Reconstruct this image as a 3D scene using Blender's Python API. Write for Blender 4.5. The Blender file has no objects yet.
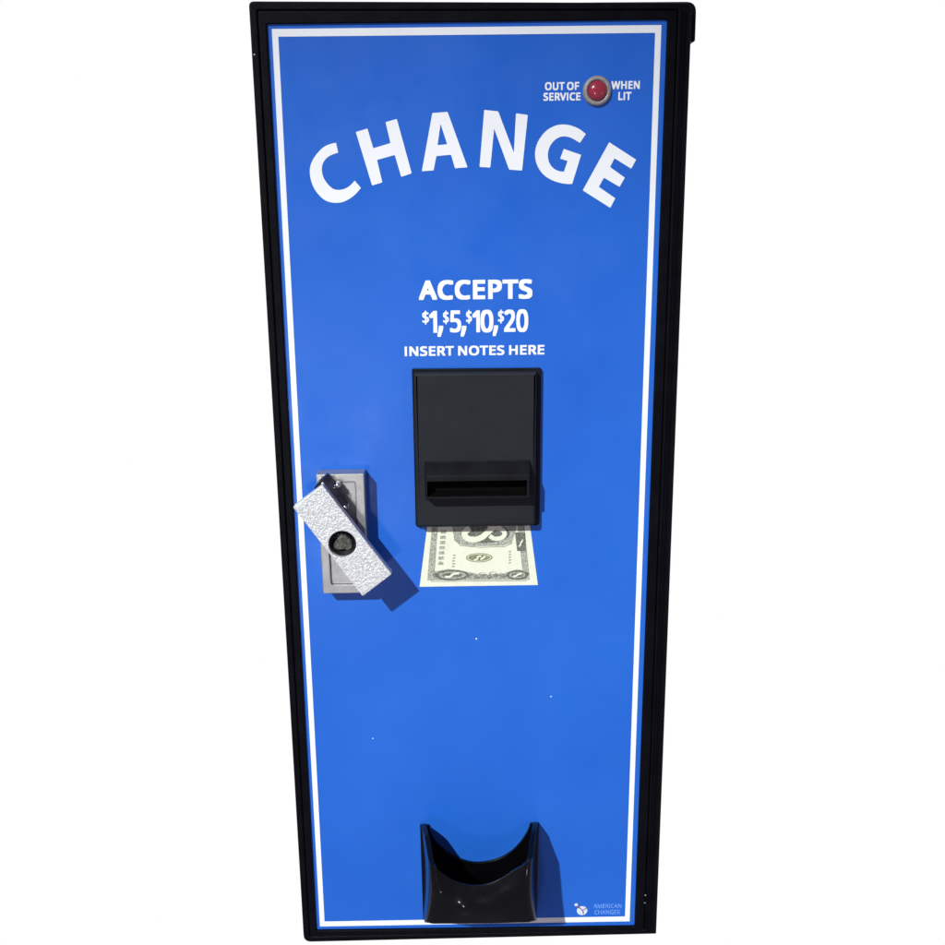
import bpy, bmesh, math, random
from mathutils import Vector, Matrix
random.seed(7)
scene = bpy.context.scene
COL = scene.collection
Z0 = 324.5            # mm from the machine's foot to the middle of its front panel

# ------------------------------------------------------------------ data (mm on the front panel: x to the right, z up)
GLYPHS = {
"A":[429,[[[0,0],[187,482],[242,482],[428,0],[366,0],[308,148],[118,148],[61,0]],[[138,202],[290,202],[236,347],[235,350],[234,355],[232,360],[230,367],[227,374],[225,381],[223,388],[221,396],[219,403],[217,409],[215,415],[214,419],[211,409],[209,399],[206,388],[203,378],[200,369],[197,361],[195,353],[193,347]]]],
"C":[424,[[[261,-7],[226,-5],[194,1],[165,10],[139,24],[116,40],[96,60],[79,83],[65,109],[55,139],[47,170],[42,204],[41,240],[43,276],[48,309],[56,340],[67,368],[82,395],[100,418],[121,438],[146,455],[173,469],[203,478],[236,484],[271,486],[308,484],[342,479],[374,470],[404,458],[379,407],[368,412],[356,417],[343,421],[330,425],[316,429],[302,431],[286,433],[271,433],[234,430],[202,420],[173,404],[149,381],[130,353],[116,320],[108,282],[105,240],[107,197],[115,160],[128,127],[146,98],[169,76],[198,59],[231,50],[270,46],[286,47],[301,48],[315,49],[330,52],[344,55],[358,58],[371,61],[385,65],[385,13],[371,8],[358,4],[344,1],[329,-2],[314,-4],[298,-6],[280,-6]]]],
"E":[373,[[[65,0],[65,480],[333,480],[333,426],[126,426],[126,277],[321,277],[321,224],[126,224],[126,53],[333,53],[333,0]]]],
"P":[406,[[[65,0],[65,480],[192,480],[236,477],[273,470],[304,459],[329,443],[348,422],[361,398],[369,370],[372,338],[371,319],[368,300],[362,282],[354,264],[344,248],[330,233],[314,220],[294,208],[272,199],[245,192],[215,188],[181,187],[126,187],[126,0]],[[126,238],[174,238],[206,240],[234,244],[257,251],[276,261],[291,274],[301,290],[308,311],[310,336],[308,357],[302,376],[293,392],[280,405],[263,415],[242,422],[216,426],[187,428],[126,428]]]],
"T":[373,[[[156,0],[156,426],[7,426],[7,480],[366,480],[366,426],[217,426],[217,0]]]],
"S":[369,[[[166,-7],[146,-6],[127,-5],[109,-3],[91,-1],[75,3],[60,7],[46,11],[34,16],[34,74],[47,69],[61,64],[77,59],[94,54],[112,51],[131,48],[150,46],[169,46],[194,47],[216,51],[234,57],[249,66],[261,78],[270,91],[275,106],[277,123],[276,134],[274,145],[271,154],[267,163],[261,170],[253,178],[243,185],[232,192],[219,199],[203,207],[184,214],[164,222],[135,233],[110,246],[89,261],[72,276],[58,294],[48,314],[42,338],[40,364],[42,382],[45,400],[51,415],[60,429],[70,442],[83,454],[97,463],[114,471],[132,478],[151,483],[172,485],[193,486],[213,486],[231,484],[249,482],[266,479],[282,475],[297,470],[312,465],[326,459],[307,408],[294,413],[281,418],[267,422],[253,426],[238,429],[223,431],[208,433],[192,433],[171,432],[153,428],[137,422],[124,414],[114,404],[107,392],[103,378],[101,363],[102,352],[104,341],[107,332],[111,323],[117,315],[125,308],[134,301],[144,294],[157,288],[171,281],[188,274],[206,267],[227,259],[245,251],[262,242],[278,233],[291,224],[303,214],[314,203],[322,191],[329,178],[333,163],[336,146],[337,128],[334,98],[326,72],[311,48],[291,29],[266,13],[236,2],[203,-4]]]],
"I":[228,[[[27,0],[27,35],[83,48],[83,431],[27,445],[27,480],[200,480],[200,445],[144,431],[144,48],[200,35],[200,0]]]],
"N":[510,[[[65,0],[65,480],[135,480],[391,83],[394,83],[393,89],[393,96],[392,105],[392,115],[391,126],[391,137],[390,149],[390,162],[389,174],[389,186],[389,198],[389,209],[389,480],[445,480],[445,0],[375,0],[118,398],[116,398],[117,386],[117,372],[118,357],[119,340],[120,322],[120,304],[121,286],[121,268],[121,0]]]],
"R":[418,[[[65,0],[65,480],[197,480],[239,477],[275,471],[305,460],[329,446],[348,426],[361,403],[369,375],[372,343],[371,325],[369,308],[364,293],[358,279],[350,267],[342,256],[332,247],[322,239],[311,232],[300,225],[288,220],[276,215],[408,0],[337,0],[221,198],[126,198],[126,0]],[[126,249],[197,249],[225,251],[248,255],[267,262],[283,272],[294,285],[303,301],[308,319],[310,340],[308,362],[303,381],[294,396],[281,407],[265,416],[245,422],[222,426],[194,427],[126,427]]]],
"O":[525,[[[263,-7],[227,-5],[194,1],[165,11],[139,24],[116,41],[96,61],[79,84],[65,111],[55,140],[47,171],[42,205],[41,241],[42,277],[47,310],[55,341],[65,370],[79,396],[96,419],[116,439],[139,456],[165,470],[195,479],[227,485],[263,487],[298,485],[329,479],[358,470],[384,456],[407,440],[427,420],[444,397],[458,370],[469,341],[477,310],[482,277],[484,240],[482,204],[477,171],[469,139],[458,110],[444,84],[427,61],[407,41],[384,24],[358,11],[329,1],[297,-5]],[[263,46],[301,49],[333,59],[361,75],[382,98],[399,126],[410,159],[417,198],[420,240],[417,283],[410,321],[399,354],[382,382],[361,405],[334,421],[301,431],[263,434],[225,431],[193,421],[165,405],[143,382],[126,354],[114,321],[107,283],[105,240],[107,198],[114,159],[126,126],[143,98],[165,75],[192,59],[225,49]]]],
"H":[498,[[[65,0],[65,480],[126,480],[126,277],[371,277],[371,480],[432,480],[432,0],[371,0],[371,224],[126,224],[126,0]]]],
"U":[491,[[[243,-7],[201,-4],[164,5],[133,21],[107,42],[87,68],[72,98],[63,133],[60,171],[60,480],[121,480],[121,169],[123,141],[129,117],[138,96],[152,78],[170,64],[191,54],[217,48],[246,46],[277,48],[303,54],[324,65],[341,80],[354,99],[363,120],[368,143],[370,169],[370,480],[430,480],[430,169],[429,145],[425,122],[418,100],[410,80],[398,61],[384,44],[368,29],[348,16],[326,6],[301,-1],[274,-5]]]],
"F":[349,[[[65,0],[65,480],[333,480],[333,426],[126,426],[126,257],[320,257],[320,203],[126,203],[126,0]]]],
"V":[403,[[[171,0],[0,480],[63,480],[171,172],[176,157],[181,143],[185,130],[189,117],[193,104],[196,91],[199,79],[201,67],[204,79],[207,91],[210,104],[214,117],[217,130],[222,144],[227,158],[232,173],[339,480],[403,480],[232,0]]]],
"W":[625,[[[135,0],[8,480],[71,480],[146,187],[150,171],[153,156],[157,141],[160,127],[162,113],[165,99],[167,86],[169,73],[170,86],[173,100],[175,114],[179,130],[182,145],[186,160],[190,175],[194,190],[279,480],[341,480],[429,188],[434,173],[438,157],[442,142],[445,127],[448,112],[451,98],[453,85],[455,73],[457,85],[459,98],[462,112],[465,127],[468,141],[471,156],[475,172],[479,187],[553,480],[616,480],[488,0],[427,0],[334,314],[331,324],[328,334],[326,344],[323,353],[320,363],[318,372],[316,380],[314,388],[313,395],[311,401],[310,405],[310,409],[309,403],[308,395],[305,385],[303,372],[299,357],[295,343],[291,328],[287,312],[196,0]]]],
"L":[352,[[[65,0],[65,480],[126,480],[126,54],[335,54],[335,0]]]],
"M":[609,[[[65,0],[65,480],[154,480],[302,87],[305,87],[455,480],[544,480],[544,0],[484,0],[484,295],[484,312],[485,330],[485,347],[486,364],[487,380],[487,395],[488,408],[489,420],[486,420],[326,0],[277,0],[119,420],[116,420],[117,409],[118,396],[119,381],[120,364],[120,347],[121,328],[121,310],[121,291],[121,0]]]],
"G":[489,[[[271,-7],[235,-5],[202,1],[172,10],[145,23],[121,40],[100,59],[82,82],[67,108],[56,137],[48,169],[43,203],[41,240],[43,276],[48,310],[58,341],[71,370],[87,396],[107,419],[129,439],[155,456],[185,469],[217,479],[252,484],[289,486],[309,486],[329,484],[347,482],[366,479],[383,475],[400,470],[417,464],[433,458],[410,406],[397,411],[383,416],[368,421],[352,425],[336,429],[320,431],[303,433],[286,433],[245,430],[210,420],[178,404],[152,381],[131,353],[116,320],[107,282],[104,240],[105,212],[109,186],[114,161],[123,139],[133,118],[146,100],[162,84],[181,70],[202,59],[226,52],[254,47],[285,46],[300,46],[314,47],[327,48],[338,49],[349,51],[360,53],[369,55],[379,57],[379,199],[273,199],[273,253],[439,253],[439,18],[420,12],[400,7],[380,3],[361,-1],[340,-3],[318,-5],[295,-6]]]],
"$":[384,[[[170,-39],[170,33],[152,34],[133,35],[116,37],[98,39],[81,42],[66,46],[53,50],[42,55],[42,112],[54,107],[68,102],[83,98],[100,93],[118,90],[135,87],[153,85],[170,85],[170,220],[139,230],[112,241],[90,253],[73,266],[59,281],[49,299],[44,319],[42,341],[44,365],[50,385],[61,404],[76,419],[95,432],[117,441],[142,447],[170,451],[170,510],[213,510],[213,451],[230,451],[247,449],[263,447],[278,444],[292,440],[306,436],[319,431],[331,426],[313,377],[302,381],[290,385],[278,389],[266,392],[253,395],[240,397],[226,399],[213,400],[213,265],[234,259],[254,252],[271,245],[287,238],[301,230],[313,222],[323,213],[331,202],[338,191],[343,178],[346,164],[347,148],[344,125],[338,105],[327,87],[312,72],[292,58],[269,48],[243,40],[213,36],[213,-39]],[[170,280],[170,399],[153,397],[138,393],[126,388],[117,382],[109,375],[104,366],[100,356],[99,346],[100,333],[103,322],[108,313],[115,305],[124,298],[136,291],[151,285]],[[213,88],[231,91],[247,95],[260,100],[271,106],[279,114],[284,123],[288,133],[289,144],[288,156],[285,166],[280,175],[273,182],[263,189],[250,195],[233,201],[213,206]]]],
"1":[384,[[[181,0],[181,335],[181,349],[181,361],[181,372],[181,381],[182,390],[182,399],[183,408],[183,418],[178,413],[173,408],[168,404],[164,400],[159,396],[154,391],[148,386],[142,381],[91,339],[60,379],[189,480],[238,480],[238,0]]]],
",":[180,[[[28,-87],[32,-67],[37,-47],[42,-25],[47,-3],[51,19],[55,40],[58,60],[61,78],[124,78],[129,71],[124,52],[118,33],[112,13],[104,-8],[96,-29],[87,-49],[79,-68],[71,-87]]]],
"5":[384,[[[167,-7],[148,-6],[131,-5],[114,-3],[97,0],[81,4],[67,8],[54,13],[42,19],[42,75],[55,68],[69,62],[84,57],[101,52],[118,48],[135,46],[151,44],[167,44],[192,45],[215,50],[235,58],[253,69],[267,83],[277,101],[283,122],[285,147],[284,169],[278,189],[269,205],[257,219],[240,230],[219,238],[194,243],[165,244],[155,244],[145,244],[134,243],[122,241],[111,239],[100,238],[91,236],[83,234],[54,253],[72,480],[312,480],[312,426],[122,426],[111,287],[117,288],[124,289],[132,290],[142,291],[152,293],[162,293],[173,294],[185,294],[220,292],[251,285],[279,273],[302,257],[321,237],[335,213],[343,185],[346,153],[343,118],[334,87],[319,59],[299,36],[273,17],[242,4],[207,-4]]]],
"2":[384,[[[32,0],[32,49],[158,176],[175,194],[191,210],[206,226],[219,240],[231,254],[241,268],[249,282],[257,296],[262,310],[266,324],[269,339],[269,355],[268,374],[263,390],[256,404],[246,415],[233,424],[219,431],[203,435],[185,436],[168,435],[152,433],[137,429],[123,424],[110,417],[96,409],[83,400],[69,390],[38,430],[52,441],[68,452],[85,461],[102,470],[121,477],[141,482],[162,485],[185,486],[217,484],[245,478],[270,467],[291,452],[308,434],[320,412],[327,387],[330,359],[329,340],[326,322],[321,305],[314,288],[306,272],[296,256],[284,240],[271,224],[257,207],[241,190],[225,173],[207,155],[107,56],[107,54],[349,54],[349,0]]]],
"0":[384,[[[191,-7],[153,-3],[121,10],[93,30],[72,59],[55,95],[43,137],[35,186],[33,240],[34,278],[37,313],[42,344],[49,373],[58,399],[69,422],[83,441],[99,458],[118,470],[140,480],[164,485],[191,487],[229,483],[262,471],[289,450],[312,422],[329,386],[341,344],[349,296],[351,240],[350,203],[347,169],[342,137],[335,108],[326,82],[314,59],[300,39],[284,23],[265,10],[243,1],[219,-5]],[[191,44],[216,47],[237,56],[255,71],[268,92],[278,120],[286,154],[290,194],[291,240],[290,286],[286,326],[278,360],[268,388],[255,409],[237,424],[216,433],[191,437],[166,433],[145,424],[128,409],[115,388],[105,360],[98,326],[93,286],[92,240],[93,194],[98,154],[105,120],[115,93],[128,71],[145,56],[166,47]]]]}
TITLE = [
("C",[[[-80.53,246.52],[-83.39,246.08],[-87.73,244.43],[-91.42,241.42],[-94.82,237.37],[-96.8,233.29],[-97.34,229.52],[-97.04,225.39],[-95.6,220.89],[-93.27,217.06],[-89.83,213.55],[-86.31,211.77],[-82.01,211.17],[-77.66,211.68],[-73.26,213.72],[-69.56,216.45],[-66.34,219.88],[-69.98,224.27],[-72.97,221.34],[-76.27,219.51],[-79.89,218.85],[-83.1,219.37],[-85.88,221.48],[-88.26,224.61],[-89.55,227.72],[-89.91,230.82],[-89.5,233.55],[-88.09,236.27],[-85.86,238.29],[-82.95,239.76],[-79.48,240.81]]]),
("H",[[[-68.26,252.68],[-61.1,254.63],[-57.94,243.11],[-47.32,246.05],[-50.01,258.21],[-43.1,259.95],[-34.79,228.17],[-41.29,226.18],[-44.88,239.09],[-55.88,236.28],[-53.0,223.0],[-59.38,221.21]]]),
("A",[[[-21.47,263.13],[-12.2,263.71],[-0.36,231.37],[-8.1,230.84],[-10.42,238.86],[-19.43,238.14],[-21.29,229.74],[-28.53,229.34]],[[-16.55,256.85],[-12.69,245.0],[-18.6,244.52]]]),
("N",[[[10.07,264.61],[18.56,263.65],[28.09,239.63],[29.36,262.44],[36.55,261.42],[33.2,229.05],[25.21,229.73],[16.06,253.79],[13.64,231.06],[7.0,231.5]]]),
("G",[[[72.09,250.04],[68.0,253.03],[63.31,254.92],[58.65,255.7],[54.01,255.23],[49.38,253.22],[45.53,249.8],[42.47,245.04],[41.18,239.86],[41.61,234.64],[43.76,229.76],[47.32,225.82],[52.05,223.06],[57.57,221.34],[62.29,220.76],[64.25,220.89],[69.44,237.92],[58.7,241.53],[56.59,235.82],[61.14,234.43],[59.04,228.09],[55.9,228.5],[52.75,230.04],[50.38,232.68],[49.17,236.05],[49.13,239.77],[50.42,243.47],[52.95,246.55],[56.04,248.37],[59.53,248.77],[63.43,247.77],[68.53,244.91]]]),
("E",[[[86.5,245.13],[103.38,234.72],[100.48,229.46],[89.99,235.68],[87.39,230.53],[96.71,224.18],[93.59,218.74],[83.75,224.32],[80.74,218.88],[91.15,211.94],[88.14,206.26],[70.81,216.91]]])]
LINES = [
('ACCEPTS', -32.02, 150.92, 39.99, 163.3),
('$', -30.13, 135.57, -25.84, 144.23),
('1', -25.84, 130.18, -20.67, 144.08),
(',', -20.6, 127.57, -16.79, 134.62),
('$', -16.87, 135.5, -13.14, 144.16),
('5', -12.55, 130.19, -5.35, 144.24),
(',', -5.8, 127.56, -2.03, 134.44),
('$', -2.19, 135.66, 1.57, 144.41),
('1', 1.72, 130.19, 6.65, 144.09),
('0', 6.91, 129.95, 15.24, 144.42),
(',', 14.75, 127.65, 18.29, 134.45),
('$', 18.2, 135.67, 21.99, 144.34),
('2', 22.07, 130.2, 29.35, 144.33),
('0', 29.83, 129.92, 37.5, 144.49),
('INSERT NOTES HERE', -41.86, 115.35, 47.98, 121.68),
('OUT OF', 46.83, 275.37, 67.51, 280.04),
('SERVICE', 45.92, 269.39, 68.46, 274.01),
('WHEN', 86.96, 275.65, 104.19, 280.19),
('LIT', 91.37, 269.33, 99.24, 273.99),
('AMERICAN', 88.64, -299.49, 109.48, -295.91),
('CHANGER', 89.51, -304.9, 108.88, -301.1)]
# ------------------------------------------------------------------ helpers
def W(x, z, d=0.0):
    """panel millimetres (x, z, d = distance proud of the panel) to metres"""
    return Vector((x / 1000, -d / 1000, (z + Z0) / 1000))

def link_mesh(name, me, mat, parent=None, smooth=False):
    o = bpy.data.objects.new(name, me)
    COL.objects.link(o)
    if mat:
        me.materials.clear(); me.materials.append(mat)
    for p in me.polygons: p.use_smooth = smooth
    if parent is not None: o.parent = parent
    return o

def from_bm(name, bm, mat, parent=None, smooth=False, fix=True):
    if fix: bmesh.ops.recalc_face_normals(bm, faces=bm.faces)
    me = bpy.data.meshes.new(name); bm.to_mesh(me); bm.free()
    return link_mesh(name, me, mat, parent, smooth)

def outline_mesh(loops, half=0.0, bevel=0.0, res=2):
    """filled (and extruded, bevelled) outline in local XY, millimetres"""
    cu = bpy.data.curves.new('outline', 'CURVE')
    cu.dimensions = '2D'; cu.fill_mode = 'BOTH'
    cu.extrude = half; cu.bevel_depth = bevel; cu.bevel_resolution = res
    cu.offset = -bevel
    for L in loops:
        sp = cu.splines.new('POLY'); sp.points.add(len(L) - 1)
        for p, q in zip(sp.points, L): p.co = (q[0], q[1], 0, 1)
        sp.use_cyclic_u = True
    ob = bpy.data.objects.new('outline', cu); COL.objects.link(ob)
    dg = bpy.context.evaluated_depsgraph_get()
    me = bpy.data.meshes.new_from_object(ob.evaluated_get(dg))
    bpy.data.objects.remove(ob); bpy.data.curves.remove(cu)
    return me

def to_panel(me, d):
    for v in me.vertices:
        x, y, z = v.co
        v.co = W(x, y, d + z)

def plate(name, loops, d0, d1, bevel, mat, parent=None, res=2):
    me = outline_mesh(loops, (d1 - d0) / 2 - bevel, bevel, res)
    to_panel(me, (d0 + d1) / 2)
    bm = bmesh.new(); bm.from_mesh(me); bpy.data.meshes.remove(me)
    bmesh.ops.remove_doubles(bm, verts=bm.verts, dist=1e-6)
    return from_bm(name, bm, mat, parent)

def flat_bm(bm, loops, d):
    me = outline_mesh(loops); to_panel(me, d)
    for p in me.polygons:
        if p.normal.y > 0: p.flip()
    bm.from_mesh(me); bpy.data.meshes.remove(me)

def rect(x0, z0, x1, z1): return [(x0, z0), (x1, z0), (x1, z1), (x0, z1)]

def rounded(poly, radii, n=6):
    out = []
    m = len(poly)
    for i, p in enumerate(poly):
        r = radii[i] if isinstance(radii, (list, tuple)) else radii
        p = Vector(p); a = Vector(poly[i - 1]); b = Vector(poly[(i + 1) % m])
        if r <= 0: out.append(tuple(p)); continue
        u = (a - p).normalized(); v = (b - p).normalized()
        p0, p1 = p + u * r, p + v * r
        for k in range(n + 1):
            t = k / n
            q = (1 - t) ** 2 * p0 + 2 * t * (1 - t) * p + t * t * p1
            out.append(tuple(q))
    return out

def circle(cx, cz, r, n=48, rz=None):
    rz = rz or r
    return [(cx + r * math.cos(2 * math.pi * k / n), cz + rz * math.sin(2 * math.pi * k / n)) for k in range(n)]

def lathe(bm, cx, cz, prof, n=48, axis=None):
    """rings of (radius, d) about an axis standing on the panel"""
    rings = []
    for r, d in prof:
        if r < 1e-6: rings.append([bm.verts.new(W(cx, cz, d))])
        else: rings.append([bm.verts.new(W(cx + r * math.cos(2 * math.pi * k / n), cz + r * math.sin(2 * math.pi * k / n), d)) for k in range(n)])
    for A, B in zip(rings, rings[1:]):
        for k in range(n):
            j = (k + 1) % n
            if len(A) == 1 and len(B) == 1: continue
            if len(A) == 1: bm.faces.new((A[0], B[k], B[j]))
            elif len(B) == 1: bm.faces.new((A[k], A[j], B[0]))
            else: bm.faces.new((A[k], A[j], B[j], B[k]))

def box_bm(bm, x0, x1, z0, z1, d0, d1):
    vs = [bm.verts.new(W(x, z, d)) for d in (d0, d1) for x, z in ((x0, z0), (x1, z0), (x1, z1), (x0, z1))]
    for f in ((0, 1, 2, 3), (4, 5, 6, 7), (0, 1, 5, 4), (1, 2, 6, 5), (2, 3, 7, 6), (3, 0, 4, 7)):
        bm.faces.new([vs[i] for i in f])

def ribbon(bm, pts, w, d, closed=False):
    P = [Vector(p) for p in pts]; n = len(P); L = []; R = []
    for i in range(n):
        a = P[i - 1] if (i or closed) else P[i]; b = P[(i + 1) % n] if (i < n - 1 or closed) else P[i]
        t = (b - a).normalized(); nn = Vector((-t.y, t.x))
        L.append(bm.verts.new(W(*(P[i] + nn * w / 2), d))); R.append(bm.verts.new(W(*(P[i] - nn * w / 2), d)))
    for i in range(n if closed else n - 1):
        j = (i + 1) % n
        f = bm.faces.new((L[i], R[i], R[j], L[j]))

def smooth_curve(pts, n=6):
    out = []
    P = [Vector(p) for p in pts]
    for i in range(len(P) - 1):
        p0 = P[max(i - 1, 0)]; p1 = P[i]; p2 = P[i + 1]; p3 = P[min(i + 2, len(P) - 1)]
        for k in range(n):
            t = k / n
            out.append(tuple(0.5 * ((2 * p1) + (-p0 + p2) * t + (2 * p0 - 5 * p1 + 4 * p2 - p3) * t * t + (-p0 + 3 * p1 - 3 * p2 + p3) * t ** 3)))
    out.append(tuple(P[-1]))
    return out

# ------------------------------------------------------------------ materials
def material(name, color, rough=0.5, metal=0.0, spec=0.5, coat=0.0, coat_rough=0.1):
    m = bpy.data.materials.new(name); m.use_nodes = True
    b = m.node_tree.nodes['Principled BSDF']
    b.inputs['Base Color'].default_value = (*color, 1)
    b.inputs['Roughness'].default_value = rough
    b.inputs['Metallic'].default_value = metal
    b.inputs['Specular IOR Level'].default_value = spec
    b.inputs['Coat Weight'].default_value = coat
    b.inputs['Coat Roughness'].default_value = coat_rough
    return m, m.node_tree.nodes, m.node_tree.links, b

def noise(n, l, scale, detail=3, rough=0.6, kind='ShaderNodeTexNoise'):
    tc = n.new('ShaderNodeTexCoord'); t = n.new(kind)
    l.new(tc.outputs['Object'], t.inputs['Vector'])
    t.inputs['Scale'].default_value = scale
    if kind == 'ShaderNodeTexNoise':
        t.inputs['Detail'].default_value = detail; t.inputs['Roughness'].default_value = rough
    return t

def ramp(n, l, src, stops):
    r = n.new('ShaderNodeValToRGB'); l.new(src, r.inputs[0])
    e = r.color_ramp.elements
    e[0].position, e[0].color = stops[0][0], (*stops[0][1], 1)
    e[1].position, e[1].color = stops[1][0], (*stops[1][1], 1)
    for p, c in stops[2:]:
        k = e.new(p); k.color = (*c, 1)
    return r.outputs[0]

def bump(n, l, b, src, dist, strength=1.0):
    k = n.new('ShaderNodeBump'); k.inputs['Distance'].default_value = dist; k.inputs['Strength'].default_value = strength
    l.new(src, k.inputs['Height']); l.new(k.outputs[0], b.inputs['Normal'])

def varied(name, c0, c1, scale, rough, spec, metal=0.0, bump_scale=None, bump_dist=0.0, rr=None, coat=0.0, coat_rough=.1):
    m, n, l, b = material(name, c0, rough, metal, spec, coat, coat_rough)
    t = noise(n, l, scale)
    l.new(ramp(n, l, t.outputs[0], [(.3, c0), (.7, c1)]), b.inputs['Base Color'])
    if rr:
        t3 = noise(n, l, scale * 2.3)
        l.new(ramp(n, l, t3.outputs[0], [(.3, (rr[0],) * 3), (.7, (rr[1],) * 3)]), b.inputs['Roughness'])
    if bump_scale:
        t2 = noise(n, l, bump_scale, 2)
        bump(n, l, b, t2.outputs[0], bump_dist)
    return m

BLUE = varied('blue_overlay', (.0135, .103, .490), (.0175, .119, .530), 11, .35, .28, bump_scale=900, bump_dist=.00003, rr=(.24, .46))
WHITE = varied('white_ink', (.765, .765, .77), (.80, .80, .805), 40, .4, .3)
PALE = varied('pale_blue_ink', (.05, .19, .66), (.26, .46, .84), 700, .4, .3)
BLACK = varied('black_powder_coat', (.0015, .0016, .0028), (.0032, .0033, .0052), 60, .4, .07, bump_scale=1400, bump_dist=.00012, rr=(.34, .5))
PLASTIC = varied('dark_grey_plastic', (.0112, .0124, .016), (.015, .0164, .0205), 45, .5, .16, bump_scale=1800, bump_dist=.00006)
DARKPL = varied('black_plastic', (.004, .004, .0055), (.008, .008, .010), 70, .5, .12, bump_scale=1800, bump_dist=.00006)
SLOT_SHADE, *_ = material('slot_shade_black', (.002, .002, .002), .8, 0, .05)  # near-black colour stands in for the darkness inside the slot
GLOSS = varied('gloss_black_plastic', (.001, .001, .0014), (.002, .002, .0024), 30, .24, .10, bump_scale=70, bump_dist=.00025, rr=(.2, .32), coat=.40, coat_rough=.045)
CAST = varied('zinc_casting', (.40, .395, .385), (.50, .49, .475), 70, .4, .5, metal=.8, bump_scale=500, bump_dist=.00005, rr=(.36, .48))
CHROME = varied('dark_chrome', (.05, .055, .07), (.16, .17, .20), 130, .08, .5, metal=1.0, bump_scale=190, bump_dist=.0016)
BRIGHT = varied('glint_chrome', (.55, .56, .58), (.75, .75, .77), 200, .2, .5, metal=1.0)  # lighter chrome for the domes added as glints
BRASS = varied('dull_lock_metal', (.07, .07, .06), (.17, .165, .14), 300, .35, .5, metal=.8, bump_scale=500, bump_dist=.0006)

def hammered():
    m, n, l, b = material('hammered_silver_paint', (.62, .62, .65), .34, .25, .5)
    v = noise(n, l, 800, kind='ShaderNodeTexVoronoi')
    t = noise(n, l, 650, 4)
    l.new(ramp(n, l, t.outputs[0], [(.30, (.47, .465, .47)), (.68, (.755, .75, .745))]), b.inputs['Base Color'])
    a = n.new('ShaderNodeMath'); a.operation = 'ADD'
    l.new(v.outputs['Distance'], a.inputs[0]); l.new(t.outputs[0], a.inputs[1])
    bump(n, l, b, a.outputs[0], .00055, .75)
    return m
SILVER = hammered()

def frosted():
    m, n, l, b = material('frosted_bezel_plastic', (.40, .40, .42), .35, 0, .5)
    t = noise(n, l, 900, 2)
    l.new(ramp(n, l, t.outputs[0], [(.3, (.17, .155, .155)), (.7, (.32, .295, .285))]), b.inputs['Base Color'])
    return m
FROST = frosted()
def lens():
    m, n, l, b = material('red_lens', (.28, .012, .03), .2, 0, .5, coat=.9, coat_rough=.09)
    v = noise(n, l, 900, kind='ShaderNodeTexVoronoi')
    l.new(ramp(n, l, v.outputs['Distance'], [(.1, (.38, .022, .05)), (.6, (.25, .011, .028))]), b.inputs['Base Color'])
    bump(n, l, b, v.outputs['Distance'], .0002, .4)
    return m
LENS = lens()
PAPER = varied('cream_note_paper', (.66, .655, .515), (.715, .71, .575), 150, .7, .2)
def engraving(name, dark, light, scale, mid=.5):
    m, n, l, b = material(name, dark, .7, 0, .2)
    t = noise(n, l, scale, 4, .75)
    w = n.new('ShaderNodeTexWave'); tc = n.new('ShaderNodeTexCoord'); l.new(tc.outputs['Object'], w.inputs['Vector'])
    w.inputs['Scale'].default_value = scale * .8; w.inputs['Distortion'].default_value = 9; w.inputs['Detail Scale'].default_value = 2
    a = n.new('ShaderNodeMath'); a.operation = 'ADD'; l.new(t.outputs[0], a.inputs[0])
    s = n.new('ShaderNodeMath'); s.operation = 'MULTIPLY'; s.inputs[1].default_value = .35; l.new(w.outputs[1], s.inputs[0]); l.new(s.outputs[0], a.inputs[1])
    l.new(ramp(n, l, a.outputs[0], [(mid, dark), (mid + .30, light)]), b.inputs['Base Color'])
    return m
INK = engraving('grey_green_engraving', (.085, .095, .085), (.54, .55, .45), 750, .51)
INKD = engraving('dark_engraving', (.035, .04, .035), (.28, .29, .23), 800, .57)
OLIVE = engraving('olive_engraving', (.10, .11, .045), (.36, .37, .20), 600, .55)

# ------------------------------------------------------------------ the machine
def part_label(o, text): o['label'] = text
machine = bpy.data.objects.new('change_machine', None); COL.objects.link(machine)
machine['label'] = 'tall blue and black coin change machine on plain white, with angled silver lock handle'
machine['category'] = 'change machine'

OUT = [(-128.6, -323.9), (136.2, -321.9), (133.6, 323.2), (-128.6, 326.5)]
OUTER = rounded(OUT, [6.0, 0.8, 5.0, 3.0])
# cabinet body behind the front, and its lid that overhangs on the right
bm = bmesh.new(); box_bm(bm, -126.6, 133.0, -322.0, 321.0, -250, -6)
bmesh.ops.bevel(bm, geom=bm.edges[:], offset=.0015, segments=2, affect='EDGES')
cabinet = from_bm('cabinet', bm, BLACK, machine)
plate('top_lid', [rounded([(-128.2, 303.6), (137.8, 302.6), (137.6, 325.0), (-128.2, 325.9)], [.6, 1.4, 6.0, 2.0])], -252, -5.0, .6, BLACK, cabinet)
rim = plate('front_rim', [OUTER, rounded([(-124.0, -319.2), (127.2, -318.4), (125.4, 319.6), (-124.0, 321.6)], 1.2)], -5.5, 1.5, .9, BLACK, cabinet)
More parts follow.
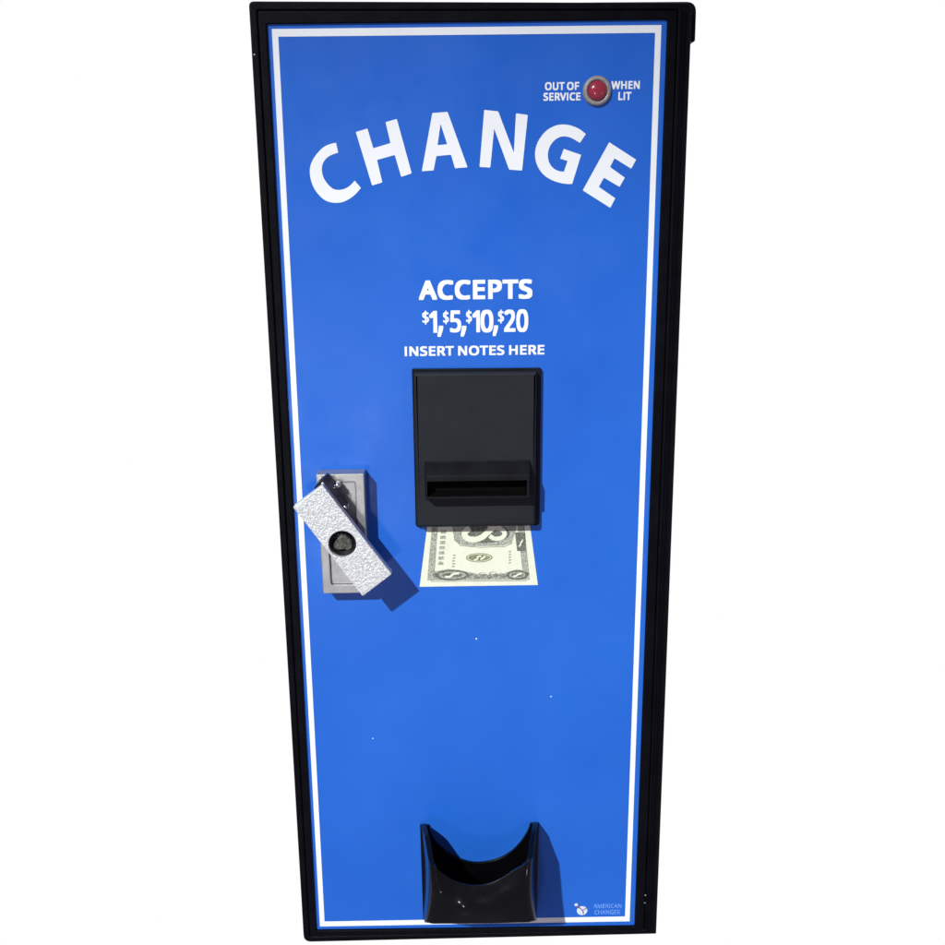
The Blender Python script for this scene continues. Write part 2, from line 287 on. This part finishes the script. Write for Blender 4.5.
# ribs folded along the hinge side
bm = bmesh.new()
for (x0, x1, xx0, xx1, d) in ((128.9, 131.0, 127.6, 129.4, 3.0), (132.0, 135.2, 130.2, 132.7, 2.2)):
    vs = [bm.verts.new(W(*p)) for p in ((x0, -317.5, 1.3), (x1, -317.5, 1.3), (xx1, 318, 1.3), (xx0, 318, 1.3), (x0 + .5, -317, d), (x1 - .5, -317, d), (xx1 - .5, 317.5, d), (xx0 + .5, 317.5, d))]
    for f in ((0, 1, 2, 3), (4, 5, 6, 7), (0, 1, 5, 4), (1, 2, 6, 5), (2, 3, 7, 6), (3, 0, 4, 7)): bm.faces.new([vs[i] for i in f])
hinge = from_bm('hinge_rib', bm, BLACK, cabinet)
for x, z, d in ((-126.9, 297.0, 1.4), (126.6, -294.5, 1.4), (126.8, -288.0, 1.4)):  # tiny studs added so the frame catches small highlights
    bm = bmesh.new(); lathe(bm, x, z, [(.65, d), (.55, d + .3), (.25, d + .42), (0, d + .45)], 14)
    from_bm('glint_stud', bm, CAST, cabinet, True)
# door: frame, blue panel and everything mounted on it
frame_in = rounded([(-118.6, -313.8), (119.6, -314.7), (119.2, 314.1), (-118.6, 313.8)], .8)
door_frame = plate('door_frame', [rounded([(-123.6, -318.8), (126.7, -318.0), (125.0, 319.2), (-123.6, 321.2)], 1.4), frame_in], -4, 1.9, .8, BLACK, machine, 3)
panel = plate('front_panel', [rect(-120.5, -315.5, 121, 315.5)], -3, 0, .2, BLUE, machine)
part_label(panel, 'glossy blue printed front panel')

# printed lines and lettering (flat ink on the panel)
hx, hz, bw = 116.0, 311.34, 4.3
bm = bmesh.new(); flat_bm(bm, [rect(-hx, -hz, hx, hz), rect(-hx + 3.6, -hz + bw, hx - 3.6, hz - bw)], .10)
from_bm('border_line', bm, WHITE, panel, fix=False)
bm = bmesh.new()
for letter, loops in TITLE:
    fine = []
    for L in loops:
        if letter in 'CG':                                         # round bowls, crisp terminals
            cut = ((0, 16), (17, 30)) if letter == 'C' else ((0, 15), (20, 31))
            L2 = []; i = 0
            while i < len(L):
                seg = [c for c in cut if c[0] == i]
                if seg: L2 += smooth_curve(L[i:seg[0][1] + 1], 5); i = seg[0][1] + 1
                else: L2.append(tuple(L[i])); i += 1
            fine.append(L2)
        else: fine.append(rounded(L, .45, 2))
    flat_bm(bm, fine, .10)
t = from_bm('title_lettering', bm, WHITE, panel, fix=False); part_label(t, 'big arched white word CHANGE')

GLYPHS['I'] = [200, [[[70, 0], [130, 0], [130, 480], [70, 480]]]]
GM = {}
def glyph_mesh(ch):
    if ch not in GM: GM[ch] = outline_mesh(GLYPHS[ch][1])
    return GM[ch]
def line_bm(bm, text, x0, z0, x1, z1, bold=20, d=.10, space=1.0, xb=None):
    xb = xb or bold
    pen = 0; items = []; lo = [1e9, 1e9]; hi = [-1e9, -1e9]
    for ch in text:
        if ch == ' ': pen += 150 * space; continue
        adv, loops = GLYPHS[ch]
        xs = [p[0] for L in loops for p in L]; zs = [p[1] for L in loops for p in L]
        items.append((ch, pen))
        if ch in 'OCGSQ0': ov = 1
        lo = [min(lo[0], pen + min(xs) - xb), min(lo[1], min(zs) - bold)]
        hi = [max(hi[0], pen + max(xs) + xb), max(hi[1], max(zs) + bold)]
        pen += adv + xb * 1.1
    sx = (x1 - x0) / (hi[0] - lo[0]); sz = (z1 - z0) / (hi[1] - lo[1])
    k = 0
    for ch, px_ in items:
        me = glyph_mesh(ch)
        for ox, oz in ((0, 0), (-1, -1), (1, -1), (1, 1), (-1, 1), (0, 1), (0, -1), (1, 0), (-1, 0)):
            vm = []
            dd = d + .004 * (k % 9); k += 1
            for v in me.vertices:
                vm.append(bm.verts.new(W(x0 + (v.co.x + px_ + ox * xb - lo[0]) * sx, z0 + (v.co.y + oz * bold - lo[1]) * sz, dd)))
            for p in me.polygons:
                f = bm.faces.new([vm[i] for i in p.vertices])
                f.normal_update()
                if f.normal.y > 0: f.normal_flip()
def lines(name, idx, mat=WHITE, label=None, **kw):
    bm = bmesh.new()
    for i in idx: line_bm(bm, *LINES[i], **kw)
    o = from_bm(name, bm, mat, panel, fix=False)
    if label: part_label(o, label)
    return o
names = [l[0] for l in LINES]
i_ins = names.index('INSERT NOTES HERE'); i_out = names.index('OUT OF'); i_am = names.index('AMERICAN')
lines('heading_lettering', [0], label='white word ACCEPTS', bold=27, xb=30)
bm = bmesh.new()
for i in range(1, i_ins):
    small = LINES[i][0] == '$'
    line_bm(bm, *LINES[i], bold=14 if small else 16, xb=18 if small else (12 if LINES[i][0] == ',' else 27))
o = from_bm('price_lettering', bm, WHITE, panel, fix=False); part_label(o, 'white list of accepted notes')
lines('instruction_lettering', [i_ins], label='white words INSERT NOTES HERE', bold=24, xb=25)
lines('service_lettering', [i_out, i_out + 1, i_out + 2, i_out + 3], label='small white words beside the red lamp', bold=25, xb=27)
lines('maker_lettering', [i_am, i_am + 1], PALE, label='tiny pale blue two-line wording', bold=8)
bm = bmesh.new()
flat_bm(bm, [circle(80.1, -301.3, 3.9, 32)], .10)
flat_bm(bm, [circle(75.6, -296.2, 1.3, 16)], .10)
em = from_bm('round_emblem', bm, varied('worn_white_ink', (.34, .46, .76), (.82, .83, .86), 800, .4, .3), panel, fix=False)
bm = bmesh.new()
for k, pts in enumerate(([(77.0, -297.6), (80.6, -301.2), (83.6, -299.0)], [(80.6, -301.2), (81.3, -304.2)], [(76.0, -298.6), (78.3, -299.0)])):
    ribbon(bm, pts, .9, .13 + .004 * k)
from_bm('emblem_mark', bm, varied('dull_red_ink', (.20, .06, .10), (.30, .10, .14), 400, .5, .2), em, fix=False)
for (x, z, r) in ((2.8, -81.3, .6), (55.0, -125.9, .5), (-71.3, -156.4, .45)):
    bm = bmesh.new(); lathe(bm, x, z, [(r, 0.0), (r * .7, .25), (0, .35)], 10)
    from_bm('white_fleck', bm, WHITE, panel)

# the dollar note printed below the bill slot
note_bm = bmesh.new(); flat_bm(note_bm, [[(-35.76, -42.36), (45.04, -42.29), (38.9, 4.0), (-29.2, 4.0)]], .10)
note = from_bm('banknote_picture', note_bm, PAPER, machine, fix=False)
part_label(note, 'printed green and cream dollar note below the black bill slot')
bm = bmesh.new()
flat_bm(bm, [[(-30.5, -37.95), (-26.3, -38.0), (-22.9, 3.9), (-26.2, 3.9)]], .14)
flat_bm(bm, [[(39.5, -38.4), (35.2, -38.4), (30.6, 3.9), (35.3, 3.9)]], .14)
flat_bm(bm, [[(-26.3, -37.9), (35.2, -38.3), (35.6, -31.6), (31, -30.8), (24, -32.6), (20, -34.6), (14, -33.6), (8, -34.4), (2, -33.4), (-3, -32.0), (-9, -30.6), (-16, -29.8), (-25.4, -31.4)]], .142)
flat_bm(bm, [[(-11.7, -9.5), (-8, -12.6), (-1, -13.6), (6, -13.9), (14, -13.8), (22, -13.6), (27.2, -11.6), (29.8, -4), (30.5, 3.8), (-13.1, 3.8)]], .144)
for z in range(7):                                                # rows of lettering down the sides
    y = -26.8 + z * 3.7
    flat_bm(bm, [rect(-22.8 + z * .36, y, -19.2 + z * .36, y + 2.3)], .146)
for k in range(5):
    y = -28.6 + k * 2.0; flat_bm(bm, [rect(-13.4 + k * .15, y, -11.6 + k * .15, y + 1.1)], .146)
    y = -26.6 + k * 2.0; flat_bm(bm, [rect(25.2, y, 26.7, y + 1.2)], .146)
for x0, x1 in ((-2, 3), (4.5, 10), (11.5, 17), (18, 22)):         # scroll leaves along the bottom
    flat_bm(bm, [circle((x0 + x1) / 2, -34.6 + (x0 % 3) * .4, (x1 - x0) / 2, 20, 1.5), circle((x0 + x1) / 2 + .4, -34.4 + (x0 % 3) * .4, (x1 - x0) / 3.4, 16, .75)], .150)
from_bm('grey_engraving', bm, INK, note, fix=False)
bm = bmesh.new()
flat_bm(bm, [circle(-13.5, -34.3, 11.6, 40, 3.9), circle(-13.3, -34.2, 9.4, 36, 2.7)], .155)
flat_bm(bm, [circle(31.0, -34.9, 7.4, 40, 3.5), circle(31.0, -34.8, 5.6, 36, 2.3)], .156)
flat_bm(bm, [circle(-13.2, -34.2, 7.0, 30, 1.7)], .157); flat_bm(bm, [circle(31.0, -34.8, 4.0, 30, 1.5)], .158)
flat_bm(bm, [[(30.8, -17.6), (36.9, -17.7), (36.2, -4.5), (29.3, -4.5)]], .159)
flat_bm(bm, [circle(9.3, -5.0, 16.6, 48, 6.6)], .160)
flat_bm(bm, [circle(9.3, -5.3, 12.0, 48, 4.2)], .170) if False else None
def spiral(cx, cz, r, turns, sx=1.0, flip=1, a0=0.0):
    return [(cx + sx * r * (1 - .8 * k / 24) * math.cos(a0 + flip * turns * 2 * math.pi * k / 24), cz + .62 * r * (1 - .8 * k / 24) * math.sin(a0 + flip * turns * 2 * math.pi * k / 24)) for k in range(25)]
kk = 0
for cx_, cz_, r_, fl in ((-1.5, -35.0, 2.3, 1), (3.2, -35.6, 1.9, -1), (7.6, -35.2, 2.2, 1), (12.0, -35.7, 1.9, -1), (16.4, -35.1, 2.3, 1), (21.0, -35.0, 2.1, -1), (-25.0, -33.8, 1.8, 1), (37.6, -33.6, 1.5, -1)):
    ribbon(bm, spiral(cx_, cz_, r_, 1.5, 1.1, fl), .5, .186 + .002 * kk); kk += 1
for pts in ([(-27.9, -38.6), (37.2, -39.0)], [(-22.6, 3.0), (-25.9, -36.6)], [(-10.9, -9.0), (-7.6, -13.2), (6, -14.7), (22.6, -14.3), (27.8, -11.8)]):
    ribbon(bm, pts, .35, .186 + .002 * kk); kk += 1
from_bm('dark_engraving', bm, INKD, note, fix=False)
bm = bmesh.new()
flat_bm(bm, [circle(5.1, -22.0, 9.0, 48, 3.3)], .165)
from_bm('olive_engraving', bm, OLIVE, note, fix=False)
bm = bmesh.new()
for k, (pts, w) in enumerate((
        ([(12.2, -6.6), (15.5, -8.6), (20.0, -8.2), (22.3, -5.6), (21.0, -2.6), (16.0, -1.0), (11.0, -1.2)], 3.0),
        ([(-1.0, -1.0), (-4.0, -3.2), (-4.6, -6.0), (-2.0, -8.4), (2.6, -9.0), (7.2, -7.4), (10.6, -4.4), (14.5, -1.0), (19.5, 1.6)], 4.0),
        ([(-18.2, -35.4), (-14.6, -35.2), (-12.6, -33.4), (-8.6, -33.0)], 1.5),
        ([(28.2, -35.8), (30.6, -35.2), (31.6, -34.2), (34.0, -33.9)], 1.2),
        ([(1.4, -23.4), (3.6, -23.2), (4.2, -21.2), (6.6, -20.8)], 1.1), ([(6.0, -23.6), (7.4, -22.4), (9.4, -20.9)], 1.2),
        ([(32.2, -14.6), (33.6, -11.6), (34.6, -9.6)], 1.0))):
    ribbon(bm, smooth_curve(pts), w, .18 + .006 * k)
flat_bm(bm, [circle(5.1, -22.0, 8.0, 48, 2.75), circle(5.1, -22.0, 7.4, 48, 2.4)], .176)
from_bm('note_scrollwork', bm, PAPER, note, fix=False)

# service lamp
cx, cz = 78.3, 274.7
bm = bmesh.new(); lathe(bm, cx, cz, [(8.7, 0), (8.7, 1.0), (8.2, 2.1), (7.4, 2.6), (6.3, 2.6), (5.9, 1.6), (5.7, 1.0)])
bez = from_bm('lamp_bezel', bm, FROST, machine, True); part_label(bez, 'frosted round bezel of the red service lamp')
bm = bmesh.new(); lathe(bm, cx, cz, [(5.8, .8), (5.8, 2.2)] + [(5.8 * math.cos(a * math.pi / 16), 2.2 + 3.0 * math.sin(a * math.pi / 16)) for a in range(1, 8)] + [(0, 5.2)])
ln = from_bm('lamp_lens', bm, LENS, bez, True); part_label(ln, 'unlit red domed lens')

# bill acceptor
acc = plate('bill_acceptor', [rounded([(-37.3, 1.2), (45.4, 1.2), (45.7, 107.0), (-37.4, 107.4)], [2.4, 2.4, .6, .6])], 0, 3.6, .5, DARKPL, machine)
part_label(acc, 'square black plastic bill acceptor with a horizontal slot')
plate('acceptor_cover', [rounded([(-36.2, 3.2), (42.3, 3.2), (42.6, 105.6), (-35.8, 105.9)], [2.5, 2.5, 1.0, 1.0])], 3.0, 10.0, 2.0, PLASTIC, acc, 4)
bm = bmesh.new()
nx0, nx1 = -30.4, 38.4
sec = [(49.0, 9.6), (47.6, 10.6), (41.0, 19.2), (39.6, 20.4), (25.6, 20.4), (24.4, 19.4), (23.6, 9.6)]    # (z, d)
Lv = [bm.verts.new(W(nx0 + (1.2 if d > 15 else 0), z, d)) for z, d in sec]
Rv = [bm.verts.new(W(nx1 - (1.2 if d > 15 else 0), z, d)) for z, d in sec]
for k in range(len(sec) - 1):
    if k == 3: continue
    bm.faces.new((Lv[k], Lv[k + 1], Rv[k + 1], Rv[k]))
bm.faces.new(Lv); bm.faces.new(Rv[::-1])
sl = [(-28.6, 37.2), (35.7, 37.2), (35.7, 26.9), (-28.6, 26.9)]
A = [bm.verts.new(W(x, z, 20.4)) for x, z in sl]; B = [bm.verts.new(W(x * .99, 32 + (z - 32) * .8, 11.0)) for x, z in sl]
O = [Lv[3], Rv[3], Rv[4], Lv[4]]
for k in range(4):
    j = (k + 1) % 4
    bm.faces.new((O[k], O[j], A[j], A[k])); bm.faces.new((A[k], A[j], B[j], B[k]))
nose = from_bm('slot_surround', bm, DARKPL, acc)
nose.data.materials.append(SLOT_SHADE)
for p in nose.data.polygons:
    if any(abs(nose.data.vertices[i].co.y + .011) < 1e-5 for i in p.vertices): p.material_index = 1  # pocket walls take the painted slot shade
plate('slot_shade_sheet', [rect(-28.2, 27.9, 35.2, 36.2)], 10.2, 11.2, .05, SLOT_SHADE, nose)  # black sheet painting the shade at the back of the slot

# lock housing (the escutcheon the handle folds into)
hs = [(-99.8, -41.6), (-69.6, -41.4), (-69.6, 41.2), (-100.9, 41.0)]
rc = rounded([(-94.2, -35.5), (-75.6, -35.3), (-75.6, 35.6), (-95.0, 35.4)], 2.0, 4)
housing = plate('lock_housing', [rounded(hs, 1.0, 3), rc[::-1]], 0, 13.0, .7, CAST, machine)
part_label(housing, 'grey metal lock housing')
plate('recess_floor', [rounded([(-94.0, -35.3), (-75.8, -35.1), (-75.8, 35.4), (-94.8, 35.2)], 1.9, 4)], 1, 10.8, .2, CAST, housing)
# lock handle: hammered lever popped out and turned
lev = [(-114.1, 24.0), (-94.6, 38.2), (-52.4, -22.2), (-71.9, -37.2)]
hc = (-83.65, -1.3)
lever = plate('lock_handle', [rounded(lev[::-1], .9, 3), circle(*hc, 8.9, 40)], 23.0, 30.0, .6, SILVER, machine, 2)
part_label(lever, 'hammered silver lock handle turned at an angle')
bm = bmesh.new()
lathe(bm, hc[0], hc[1], [(0, 24.5), (8.7, 24.5), (8.7, 23.2), (7.6, 22.9), (7.6, 10.5)], 40)
from_bm('handle_stem', bm, CHROME, lever, True)
# bracket of dark chrome on the back of the lever
u = (Vector(lev[3]) - Vector(lev[0])).normalized(); v = Vector((-u.y, u.x))
def lp(a, b): 
    p = Vector(hc) + u * a + v * b; return (p.x, p.y)
bm = bmesh.new()
rings = []
for a, hw, top in ((-41, 3, 17.5), (-39, 6, 18.6), (-34, 8.5, 19.4), (-29, 12.0, 20.2), (-24, 9.5, 20.5), (-19, 11.0, 20.5), (-13, 10.5, 20.5), (-8, 8.5, 20), (-4, 5.5, 19), (-1, 3, 18)):
    ring = []
    for t_ in range(13):
        an = math.pi * t_ / 12
        x, z = lp(a, (17.5 if a < -18 else 17.5 - (a + 18) * .95) - hw + hw * math.cos(an)); ring.append(bm.verts.new(W(x, z, top - 7.0 * math.sin(an) ** .7)))
    rings.append(ring)
for r0, r1 in zip(rings, rings[1:]):
    for k in range(12): bm.faces.new((r0[k], r0[k + 1], r1[k + 1], r1[k]))
    bm.faces.new((r0[0], r1[0], r1[12], r0[12]))
bm.faces.new(rings[0]); bm.faces.new(rings[-1])
from_bm('handle_bracket', bm, CHROME, lever, True)
for x, z, r in ((-86.3, 35.0, 1.9), (-84.4, 24.6, 1.5), (-81.9, 20.4, 2.0), (-97.0, 37.0, 1.9)):  # bright domes added for glints on the bracket and housing corner
    bm = bmesh.new(); d0 = 18.6 if x > -90 else 13.2
    lathe(bm, x, z, [(r, d0 - 4), (r, d0 + .6)] + [(r * math.cos(k * math.pi / 12), d0 + .6 + r * .8 * math.sin(k * math.pi / 12)) for k in range(1, 6)] + [(0, d0 + .6 + r * .8)], 20)
    from_bm('glint_dome', bm, BRIGHT, lever, True)
bm = bmesh.new()
lathe(bm, hc[0], hc[1], [(8.8, 24.4), (8.8, 26.6), (8.0, 26.6), (7.2, 24.9), (6.4, 24.6)], 40)
ring = from_bm('cylinder_ring', bm, DARKPL, lever, True)
lobe = []
for k in range(48):
    an = 2 * math.pi * k / 48
    r_ = 5.3 + .8 * math.cos(3 * (an + .55)) + .35 * math.cos(2 * an)
    lobe.append((hc[0] - .1 + r_ * math.cos(an), hc[1] - .7 + r_ * math.sin(an)))
cyl = plate('lock_cylinder', [lobe, [(hc[0] + .4, hc[1] + 1.0), (hc[0] + 3.8, hc[1] + 2.2), (hc[0] + 4.0, hc[1] + 1.5), (hc[0] + .7, hc[1] + .2)]], 24.3, 25.6, .25, BRASS, lever)
part_label(cyl, 'round keyed cylinder in the handle')

# coin cup
back = [(-39.3, -225.7), (-32.84, -225.8), (-31.65, -232.35), (-27.78, -239.96), (-20.39, -248.18), (-11.54, -253.96), (-0.86, -257.44), (9.86, -256.97), (19.92, -253.54), (28.35, -247.59), (35.05, -239.13), (39.03, -231.58), (40.74, -225.83), (47.1, -225.9)]
top_curve = smooth_curve(back[1:13], 4)
loop = [back[0]] + top_curve + [back[13], (46.0, -305.5), (-38.6, -305.5)]
cup_path = []          # (s, x at top, x at bottom, d top, d bottom, z top, z bottom)
def cup_columns():
    cols = []
    n = 14
    for k in range(n):                                            # left wall, panel to front corner
        t_ = k / (n - 1) * .86
        cols.append(('l', t_))
    return cols
def cup_pt(u_):
    """u_ 0..1 round the cup seen from above: left panel edge, left corner, front, right corner, right panel edge"""
    D_ = 47.0; r = 7.0
    xl0, xl1, xr0, xr1 = -39.0, -31.8, 46.8, 38.6               # at the panel and at the front, top
    bl0, bl1, br0, br1 = -38.4, -35.8, 45.9, 42.0               # the same at the bottom
    def path(a0, a1, b0, b1, bow, D_):
        pts = [(a0, 0.0)]
        for k in range(9): 
            t = k / 8; pts.append((a0 + (a1 - a0) * t * (D_ - r) / D_, (D_ - r) * t))
        pl = (a0 + (a1 - a0) * (D_ - r) / D_, D_ - r)
        for k in range(1, 9):
            an = k / 8 * math.pi / 2; pts.append((a1 + r * (1 - math.cos(an)) + (pl[0] - a1) * (1 - k / 8), D_ - r + r * math.sin(an)))
        for k in range(1, 24):
            t = k / 24; x = a1 + r + (b1 - r - a1 - r) * t; pts.append((x, D_ + bow * math.sin(math.pi * t)))
        right = []
        pr = (b0 + (b1 - b0) * (D_ - r) / D_, D_ - r)
        for k in range(8, 0, -1):
            an = k / 8 * math.pi / 2; right.append((b1 - r * (1 - math.cos(an)) + (pr[0] - b1) * (1 - k / 8), D_ - r + r * math.sin(an)))
        for k in range(8, -1, -1):
            t = k / 8; right.append((b0 + (b1 - b0) * t * (D_ - r) / D_, (D_ - r) * t))
        return pts[1:] + right
    return path(xl0, xl1, xr0, xr1, 2.0, 47.0), path(bl0, bl1, br0, br1, .3, 48.6)
topp, botp = cup_pt(0)
N = len(topp); ROWS = 30
rimz = smooth_curve([(-39, -225.8), (-34, -226.4), (-30.7, -228.3), (-22.5, -235.2), (-15.9, -239.6), (-9.2, -242.4), (-1.8, -243.6), (8.3, -242.6), (17.3, -238.8), (26.5, -233.0), (37.4, -228.2), (42, -226.4), (47, -225.8)], 8)
def rim_z(x, d):
    for (x0, z0_), (x1, z1_) in zip(rimz, rimz[1:]):
        if x0 <= x <= x1:
            z = z0_ + (z1_ - z0_) * (x - x0) / max(x1 - x0, 1e-6); break
    else: z = -225.8
    k = max(0.0, min(1.0, (d - 22) / 22.0)); k = k * k * (3 - 2 * k)
    return -225.9 + (z + 225.9) * k + 4.0 * math.sin(math.pi * min(1, d / 44)) * (1 - k)
bm = bmesh.new(); grid = []
for i in range(N):
    col_ = []
    zt = rim_z(*topp[i]); 
    db = botp[i][1]; zb = -305.0 + (305.0 - 272.0) * min(1, db / 47.5)
    for r_ in range(ROWS + 1):
        t = r_ / ROWS
        pinch = 1 - .035 * math.sin(math.pi * t)                  # the walls are waisted slightly
        x = topp[i][0] + (botp[i][0] - topp[i][0]) * t ** 1.6; d = topp[i][1] + (botp[i][1] - topp[i][1]) * t
        d += 1.6 * math.sin(math.pi * t) * (d / 47) ** 3
        if d > 20: d -= 2.7 * max(0, 1 - t / .5) ** 2          # the lip rolls back
        zz = zt + (zb - zt) * t
        for bx, bz, br, bh in ((-8.0, -258.5, 6.0, 1.7), (-23.5, -246.5, 6.0, 1.6), (12, -262, 11, .9)):
            if d > 20: d += min(1, max(0, t - .05) / .2) * bh * math.exp(-((x - bx) ** 2 + (zz - bz) ** 2) / br ** 2 * 1.6)
        x = 3.7 + (x - 3.7) * pinch
        col_.append(bm.verts.new(W(x, zt + (zb - zt) * t, d)))
    grid.append(col_)
for i in range(N - 1):
    for r_ in range(ROWS): bm.faces.new((grid[i][r_], grid[i + 1][r_], grid[i + 1][r_ + 1], grid[i][r_ + 1]))
for i in range(N // 2):                                           # sloping floor
    j = N - 1 - i
    if j - i > 1: 
        bm.faces.new((grid[i][ROWS], grid[i + 1][ROWS], grid[j - 1][ROWS], grid[j][ROWS])) if j - 1 != i + 1 else bm.faces.new((grid[i][ROWS], grid[i + 1][ROWS], grid[j][ROWS]))
bmesh.ops.recalc_face_normals(bm, faces=bm.faces)
me = bpy.data.meshes.new('coin_cup'); bm.to_mesh(me); bm.free()
tmp = bpy.data.objects.new('coin_cup', me); COL.objects.link(tmp)
sm = tmp.modifiers.new('wall', 'SOLIDIFY'); sm.thickness = .0036; sm.offset = -1
bv = tmp.modifiers.new('edge', 'BEVEL'); bv.width = .0004; bv.segments = 3; bv.limit_method = 'ANGLE'; bv.angle_limit = math.radians(50)
me2 = bpy.data.meshes.new_from_object(tmp.evaluated_get(bpy.context.evaluated_depsgraph_get()))
bpy.data.objects.remove(tmp); me2.name = 'coin_cup'
cup = link_mesh('coin_cup', me2, GLOSS, machine, True)
part_label(cup, 'glossy black coin cup with a scooped front lip')
plate('cup_back', [loop], .05, 2.4, .4, GLOSS, cup)

# ------------------------------------------------------------------ light, surroundings, camera
def lamp(name, pos, target, watts, size, color=(1, 1, 1)):
    L = bpy.data.lights.new(name, 'AREA'); L.shape = 'DISK'; L.size = size; L.energy = watts; L.color = color
    o = bpy.data.objects.new(name, L); COL.objects.link(o); o.location = pos
    o.rotation_euler = (Vector(target) - Vector(pos)).to_track_quat('-Z', 'Y').to_euler()
    return o
mid = W(20, -60, 0); dirn = Vector((-.58, -1.0, .79)).normalized()
S = bpy.data.lights.new('ceiling_spotlight', 'SPOT'); S.energy = 1520; S.color = (.945, 1.015, 1.0)
S.shadow_soft_size = .05; S.spot_size = math.radians(13.9); S.spot_blend = 1.0
so = bpy.data.objects.new('ceiling_spotlight', S); COL.objects.link(so); so.location = mid + dirn * 5.0
so.rotation_euler = (W(90, -215, 0) - so.location).to_track_quat('-Z', 'Y').to_euler()
cupm = W(-8, -250, 45)
lamp('cup_highlight_lamp', cupm + Vector((-.20, -.98, -.13)).normalized() * 3.0, cupm, 8.0, .30, (.97, .98, 1.0))  # unseen lamp added to put highlights on the cup's front
cupr = W(38, -240, 40)
lamp('cup_highlight_lamp', cupr + Vector((.70, -.70, -.12)).normalized() * 3.0, cupr, 3.0, .2, (.97, .98, 1.0))  # second added lamp, for a highlight at the cup's right corner

world = bpy.data.worlds.new('World'); scene.world = world; world.use_nodes = True
n = world.node_tree.nodes; l = world.node_tree.links
bg = n['Background']
tc = n.new('ShaderNodeTexCoord'); sep = n.new('ShaderNodeSeparateXYZ'); l.new(tc.outputs['Generated'], sep.inputs[0])
mr = n.new('ShaderNodeMapRange'); mr.interpolation_type = 'SMOOTHSTEP'; l.new(sep.outputs['Y'], mr.inputs['Value'])
mr.inputs['From Min'].default_value = .10; mr.inputs['From Max'].default_value = .40
room = n.new('ShaderNodeValToRGB'); mz = n.new('ShaderNodeMapRange'); l.new(sep.outputs['Z'], mz.inputs['Value'])
mz.inputs['From Min'].default_value = -1; mz.inputs['From Max'].default_value = 1; l.new(mz.outputs[0], room.inputs[0])
e = room.color_ramp.elements
e[0].position = .22; e[0].color = (.27, .245, .315, 1); e[1].position = .58; e[1].color = (.22, .195, .27, 1)
mix = n.new('ShaderNodeMix'); mix.data_type = 'RGBA'
l.new(mr.outputs[0], mix.inputs['Factor']); l.new(room.outputs[0], mix.inputs['A']); mix.inputs['B'].default_value = (1.0, 1.0, 1.0, 1)
l.new(mix.outputs['Result'], bg.inputs['Color']); bg.inputs['Strength'].default_value = 1.0

cam = bpy.data.cameras.new('camera'); cam.sensor_width = 36; cam.lens = 36 * 1000 / 945; cam.shift_x = (472.5 - 460.6) / 945
cam.clip_start = .01; cam.clip_end = 100
co = bpy.data.objects.new('camera', cam); COL.objects.link(co); scene.camera = co
def axis(v): return Vector((v[0], -v[2], v[1]))
R0 = (0.999882280972964, -0.011291902052039157, 0.010388317686209186)
R1 = (-0.013507612004672077, -0.9689504228114595, 0.24688584923284954)
R2 = (0.007277953986780309, -0.2469971074355755, -0.9689888855421538)
# rows: camera right, down, forward in panel coordinates
X = axis(R0).normalized(); Z = -axis(R2); Z = (Z - X * Z.dot(X)).normalized(); Y = Z.cross(X)
m4 = Matrix((X, Y, Z)).transposed().to_4x4(); m4.translation = W(-11.65290977, 201.43388228, 642.36959736)
co.matrix_world = m4

vs = scene.view_settings; vs.view_transform = 'Standard'; vs.look = 'None'; vs.exposure = 0; vs.gamma = 1
